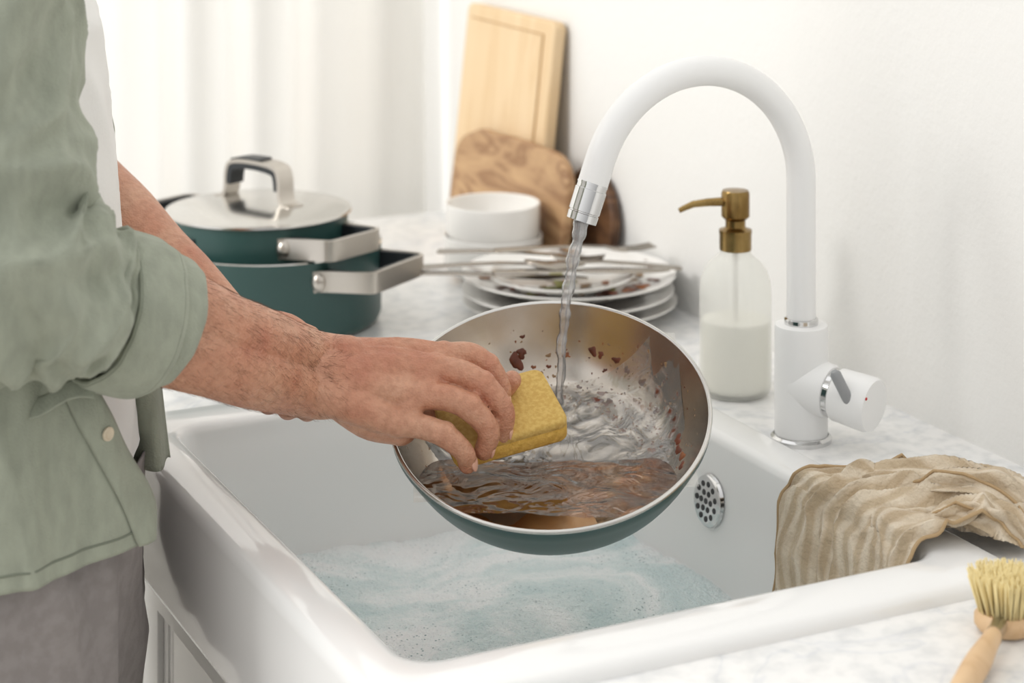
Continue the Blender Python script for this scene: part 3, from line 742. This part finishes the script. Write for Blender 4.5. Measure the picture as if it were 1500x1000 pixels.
dg=bpy.context.evaluated_depsgraph_get(); ev=rh.evaluated_get(dg)
mwi=rh.matrix_world.inverted(); mw=rh.matrix_world
ax0=W(-.29,1.63,1.112); ax1=h(-70,8,0)
b=MB()
for i in range(1700):
    t=random.random()**.9; p=ax0.lerp(ax1,t); adir=(ax1-ax0).normalized()
    s1_=adir.cross(Vector((0,0,1))).normalized(); s2_=adir.cross(s1_); th=random.uniform(0,6.283)
    d=(s1_*math.cos(th)+s2_*math.sin(th))
    try:
        ok,loc,nor,fi=ev.ray_cast(mwi@(p+d*.09),(mwi.to_3x3()@(-d)),distance=.12)
    except Exception: ok=False
    if not ok: continue
    loc=mw@loc; nor=(mw.to_3x3()@nor).normalized()
    L_=random.uniform(.006,.013); dr=(adir*.9-Vector((0,0,.55))*random.uniform(.2,1)+Vector((random.gauss(0,.2),random.gauss(0,.2),random.gauss(0,.2))))
    dr=(dr-nor*dr.dot(nor)).normalized()
    b.sweep([loc-nor*.0003,loc+nor*.0009+dr*L_*.5,loc+nor*.0011+dr*L_],[.00010,.00008,.00004],3,cap=False)
if b.v: obj('arm_hair',b,ARMHAIR,man,angle=0,recalc=False)
# left arm
b=MB()
LE=W(-.440,2.0,1.155); LW=W(-.258,1.868,1.034)
b.chain([(LE,.043),(LE.lerp(LW,.3),.042),(LE.lerp(LW,.65),.035),(LW,.027),(W(-.24,1.85,1.012),.024)],seg=24)
b.chain([(LE+Vector((0,-.01,-.012)),.040),(LE.lerp(LW,.3)+Vector((0,-.008,-.012)),.040),(LE.lerp(LW,.65)+Vector((0,0,-.008)),.032),(LW+Vector((0,0,-.006)),.025)],seg=24)
ax=(hd[3]-hd[4]).normalized()
hc=hd[3].lerp(hd[4],.35)
bk=W(0,1,0)
for i in range(4):
    c0=hc+ax*(.027-.018*i); s_=(.95,1,.97,.8)[i]
    kn=c0+bk*.020*s_+Vector((0,0,.022*s_))
    b.chain([(LW.lerp(kn,.35),.015),(kn,.0115),(c0+bk*.030*s_+Vector((0,0,-.010)),.0105),(c0+bk*.014+Vector((0,0,-.040*s_)),.0102),(c0-bk*.012+Vector((0,0,-.036*s_)),.0095),(c0-bk*.018+Vector((0,0,-.014)),.008)],seg=14)
b.chain([(LW+Vector((0,0,-.004)),.022),(hc+Vector((0,0,.026))+bk*.008,.017),(hc+ax*.03+Vector((0,0,.020)),.013),(hc+ax*.055+Vector((0,0,.016))-bk*.006,.010)],seg=14)
remesh(obj('left_arm',b,SKIN,man,angle=0),.002,6,.5)
# torso
SEC=[(.70,.345,1.80,.135,.185),(.80,.345,1.80,.150,.198),(.88,.347,1.80,.150,.203),(.95,.352,1.80,.145,.198),(1.05,.350,1.80,.139,.190),(1.20,.340,1.80,.137,.197),(1.33,.330,1.80,.135,.208),(1.41,.305,1.80,.120,.205),(1.455,.30,1.80,.095,.16),(1.49,.30,1.80,.066,.085),(1.50,.30,1.80,.060,.065)]
def sec(z):
    z=max(SEC[0][0],min(SEC[-1][0],z))
    for i in range(len(SEC)-1):
        if z<=SEC[i+1][0]:
            t=(z-SEC[i][0])/(SEC[i+1][0]-SEC[i][0]); 
            return [SEC[i][k]+(SEC[i+1][k]-SEC[i][k])*t for k in range(1,5)]
FAC=rad(-14)
def tp(th,z,off=0):
    cx,cy,ax_,ay=sec(z); e=.86
    x=(ax_+off)*abs(math.cos(th))**e*(1 if math.cos(th)>0 else -1); y=(ay+off)*abs(math.sin(th))**e*(1 if math.sin(th)>0 else -1)
    return Vector((cx+x*math.cos(FAC)-y*math.sin(FAC),cy+x*math.sin(FAC)+y*math.cos(FAC),z))
b=MB()
b.grid(120,90,lambda u,v: tp(2*math.pi*u,.955+v*.54,.001+.006*(1-2*abs(noise.noise(Vector((math.cos(6.28*u)*3+v*2,math.sin(6.28*u)*3,v*7)))))),closeu=True)
obj('t_shirt',b,TEE,man,angle=0)
A0=rad(28)
def shirt(u,v,ex_=0):
    z=.925+v*.545; low=max(0,1-v*1.6)
    A1=rad(360-66+20*(1-v)+16*max(0,1-v*4)); th=A0+(A1-A0)*u
    cs,sn_=math.cos(th),math.sin(th)
    f1=noise.noise(Vector((cs*3.2,sn_*3.2,z*2.2))); f2=noise.noise(Vector((cs*7,sn_*7,z*5+cs*3)))
    f3=1-2*abs(noise.noise(Vector((cs*4+z*3,sn_*4,z*4+2))))
    off=.014+low*.010+.012*f1+.006*f2+.011*f3*(.5+.5*low)+ex_
    off=max(off,.010+ex_)
    p=tp(th,z,off)
    p.z+=.012*math.sin(th+.5)*max(0,1-v*8)
    return p
b=MB(); b.grid(260,170,shirt)
def tube_cloth(pr,A,seed,sharp=.8,calm=1.1):
    P=cat(pr,14)
    fr=[];a=None
    for i in range(len(P)):
        t=(P[min(i+1,len(P)-1)][0]-P[max(i-1,0)][0]).normalized()
        if a is None: a=Vector((1,0,0)) if abs(t.x)<.8 else Vector((0,1,0))
        a=(a-t*a.dot(t)).normalized(); fr.append((t,a.copy(),t.cross(a)))
    def fn(u,v):
        k=v*(len(P)-1); i=min(int(k),len(P)-2); q=k-i
        p=P[i][0].lerp(P[i+1][0],q); r=P[i][1]+(P[i+1][1]-P[i][1])*q; t,a,bb=fr[i]; t2,a2,bb2=fr[i+1]
        a=a.lerp(a2,q).normalized(); bb=bb.lerp(bb2,q).normalized()
        th=2*math.pi*u; cs,sn_=math.cos(th),math.sin(th)
        s=v*4
        f1=noise.noise(Vector((cs*1.3+seed,sn_*1.3,s*1.6+cs*.6))); f2=1-2.6*abs(noise.noise(Vector((cs*1.4,sn_*1.4+seed,s*2.3+sn_*1.1)))); f3=1-2.4*abs(noise.noise(Vector((cs*2.2+s,sn_*2.2+seed,s*3.4))))
        k2=1-.75*max(0,min(1,(v-calm)/.12))
        rr2=r+A*k2*(f1*.9+f2*sharp+f3*.30)
        return p+(a*cs+bb*sn_)*rr2
    return fn
C0=W(-.320,1.603,1.124); C1=W(-.289,1.632,1.107)
sl=[(W(-.405,1.605,1.435),.070),(W(-.415,1.585,1.36),.072),(W(-.415,1.565,1.26),.070),(EL+W(-.012,0,.008),.071),(W(-.355,1.570,1.148),.062),(W(-.335,1.589,1.132),.052),(C0,.046),(C0.lerp(C1,.5),.045)]
b.grid(170,240,tube_cloth(sl,.0130,1.0,1.0,.72),closeu=True)
sl2=[(Vector((.27,1.985,1.43)),.062),(Vector((.29,2.02,1.36)),.058),(Vector((.35,2.03,1.26)),.052),(LE+Vector((-.03,0,.02)),.050)]
b.grid(90,110,tube_cloth(sl2,.005,4.0),closeu=True)
def flap(u,v):
    top_=W(-.375,1.80,1.10).lerp(W(-.325,1.83,1.09),u); bot=W(-.352,1.80,.925).lerp(W(-.302,1.84,.922),u)
    p=top_.lerp(bot,v); f=.010*math.sin(u*9+v*2)*(.4+v); return p+W(f*.5,-f,0)+Vector((0,0,.006*noise.noise(Vector((u*4,v*2,1)))))
b.grid(40,40,flap)
o=obj('overshirt',b,LINEN,man,angle=0,recalc=False); solid(o,.0022,1)
# rolled cuff
b=MB()
cd=(C1-C0).normalized()
ca=cd.cross(Vector((0,0,1))).normalized(); cb=cd.cross(ca)
def band(Cc,L_,R_,taper,seed,skew,tk0=.0042,na=.003):
    def fn(u,v):
        th=2*math.pi*u; ph_=2*math.pi*v
        s=math.copysign(abs(math.cos(ph_))**.6,math.cos(ph_))*L_; tk=tk0*math.sin(ph_)
        w=noise.noise(Vector((math.cos(th)*1.5+seed,math.sin(th)*1.5,s*8))); w2=noise.noise(Vector((math.cos(th)*4,math.sin(th)*4+seed,s*20)))
        r=R_+tk+na*w+.0016*w2-taper*s
        return Cc+cd*(s+skew*math.sin(th+seed)+.002*math.sin(2*th))+(ca*math.cos(th)+cb*math.sin(th))*r
    return fn
b.grid(150,40,band(C0.lerp(C1,.40),.023,.0575,-.03,0,.003,.0042,.003),closeu=True)
b.grid(150,30,band(C0.lerp(C1,.90),.020,.0515,.0,3,.005,.0034,.003),closeu=True)
tb=W(-.322,1.592,1.071)
b.grid(16,12,lambda u,v: tb+W(-.050*u,.0-.012*v,0)+Vector((0,0,-.012*u+(-.012*v)+.004*math.sin(u*5))))
o=obj('rolled_cuff',b,LINEN,man,angle=0,recalc=False); solid(o,.0012,0)
b=MB(); 
b.sweep([band(C0.lerp(C1,.40),.023,.0575,-.03,0,.003,.0042,.003)(i/120,.14) for i in range(121)],.0007,6)
b.sweep([band(C0.lerp(C1,.40),.023,.0575,-.03,0,.003,.0042,.003)(i/120,.44) for i in range(121)],.0007,6)
obj('cuff_seam',b,LINEN_D,man,angle=0)
b=MB()
b.grid(10,170,lambda u,v: shirt(1-.035*(1-u),v,.0022+ (.0008 if .1<u<.9 else 0)))
o=obj('placket',b,LINEN,man,angle=0,recalc=False); solid(o,.002,1)
b=MB()
for v in(.17,.34,.51,.66,.82):
    p=shirt(.985,v,.0050); q=shirt(.985,v,.02); d=(q-p).normalized(); zz=Vector((0,0,1)); x=d.cross(zz).normalized()
    X=frame(p,x,x.cross(d)*-1,d); b.lathe([(0,.0006),(.003,.0006),(.0045,.0018),(.0055,.0015),(.0057,0)],mat=X,seg=20)
obj('buttons',b,BUTTON,man)
b=MB(); b.sweep([shirt(i/160,.022,.0022) for i in range(161)],.0010,6); obj('hem',b,LINEN_D,man,angle=0)
# trousers
b=MB()
def tr(u,v):
    th=2*math.pi*u; z=.74+v*.2; cs,sn_=math.cos(th),math.sin(th)
    f=1-2*abs(noise.noise(Vector((cs*2.4+z*4,sn_*2.4,z*5+cs*3)))); g=1-2*abs(noise.noise(Vector((cs*4,sn_*4+z*5,z*9+3))))
    return tp(th,z,.004+.010*f+.003*g)
b.grid(160,70,tr,closeu=True)
for yc,sd3 in((1.705,0),(1.895,5)):
    pr=[(Vector((.35,yc,.80)),.098),(Vector((.352,yc,.68)),.094),(Vector((.35,yc,.5)),.078),(Vector((.345,yc,.3)),.068),(Vector((.335,yc,.09)),.062)]
    b.grid(72,120,tube_cloth(pr,.006,sd3),closeu=True)
o=obj('trousers',b,TROUS,man,angle=0,recalc=False); solid(o,.002,0)
b=MB()
for yc in(1.70,1.90):
    b.chain([(Vector((.29,yc,.045)),.042),(Vector((.36,yc,.042)),.040),(Vector((.44,yc,.036)),.034),(Vector((.49,yc,.032)),.028)]); b.box(.255,.515,yc-.036,yc+.036,0,.018)
    b.chain([(Vector((.325,yc,.05)),.036),(Vector((.33,yc,.14)),.036)])
remesh(obj('shoes',b,SHOE,man,angle=0),.004,4)
# neck + head
b=MB()
hc_=Vector((.355,1.79,1.645))
b.chain([(Vector((.295,1.80,1.46)),.062),(Vector((.315,1.80,1.54)),.056),(Vector((.33,1.80,1.60)),.055)])
b.sphere(hc_+Vector((-.01,0,.03)),.085,scale=(1.12,.9,1.05),seg=28,rings=18)
b.chain([(hc_+Vector((.03,0,-.02)),.062),(hc_+Vector((.055,0,-.075)),.036)])
b.chain([(hc_+Vector((.088,0,.01)),.010),(hc_+Vector((.112,0,-.028)),.013)]); b.sphere(hc_+Vector((.085,0,-.058)),.014,scale=(.7,1.5,.5))
for s_ in(-1,1):
    b.sphere(hc_+Vector((-.01,s_*.078,-.005)),.022,scale=(.8,.35,1.3)); b.sphere(hc_+Vector((.075,s_*.03,.028)),.014,scale=(.7,1.5,.5))
remesh(obj('head',b,SKIN,man,angle=0),.0035,4)
b=MB(); b.sphere(hc_+Vector((-.018,0,.042)),.09,scale=(1.12,.94,1.04),seg=32,rings=20); b.sphere(hc_+Vector((-.05,0,.0)),.075,scale=(.9,1,1.1))
remesh(obj('hair',b,HAIR,man,angle=0),.004,3)
b=MB()
for s_ in(-1,1): b.sphere(hc_+Vector((.080,s_*.031,.014)),.0115)
obj('eyes',b,PORCELAIN,man)
# ------------------------------------------------------------------ light
w=bpy.data.worlds.new('world'); sc.world=w; w.use_nodes=True; nt=w.node_tree; nt.nodes.clear()
o_=nt.nodes.new('ShaderNodeOutputWorld'); bg=nt.nodes.new('ShaderNodeBackground'); tcn=nt.nodes.new('ShaderNodeTexCoord')
dp=nt.nodes.new('ShaderNodeVectorMath'); dp.operation='DOT_PRODUCT'; d_=Vector((-.55,.55,.62)).normalized(); dp.inputs[1].default_value=d_
mr=nt.nodes.new('ShaderNodeMapRange'); mr.inputs['From Min'].default_value=-1; mr.inputs['From Max'].default_value=1; mr.inputs['To Min'].default_value=.34; mr.inputs['To Max'].default_value=1.36
nt.links.new(tcn.outputs['Generated'],dp.inputs[0]); nt.links.new(dp.outputs['Value'],mr.inputs['Value']); nt.links.new(mr.outputs[0],bg.inputs['Strength'])
bg.inputs['Color'].default_value=(1,.993,.98,1); nt.links.new(bg.outputs[0],o_.inputs[0])
def area(name,loc,tgt,sx_,sy_,e,col=(1,1,1)):
    l=bpy.data.lights.new(name,'AREA'); l.shape='RECTANGLE'; l.size=sx_; l.size_y=sy_; l.energy=e; l.color=col
    o=bpy.data.objects.new(name,l); COL.objects.link(o); o.location=loc; o.rotation_euler=(Vector(tgt)-Vector(loc)).to_track_quat('-Z','Y').to_euler(); return o
area('window_daylight',(.1,3.7,1.9),(.5,2.0,1.0),2.2,1.8,36,(1,.985,.96))
area('added_left_soft_light',(-1.4,2.2,2.4),(.8,1.7,.95),1.0,1.0,38,(1,.985,.96))  # soft light added high on the left, out of view; no lamp hangs there
# ------------------------------------------------------------------ camera
cam=bpy.data.cameras.new('camera'); co=bpy.data.objects.new('camera',cam); COL.objects.link(co)
co.location=(0,0,1.54); co.rotation_euler=(rad(90),0,rad(-26.1)); cam.lens=72; cam.sensor_width=36; cam.shift_y=-.5533; cam.clip_start=.05
cam.dof.use_dof=True; cam.dof.focus_distance=1.8; cam.dof.aperture_fstop=5.0
sc.camera=co
sc.view_settings.view_transform='Standard'
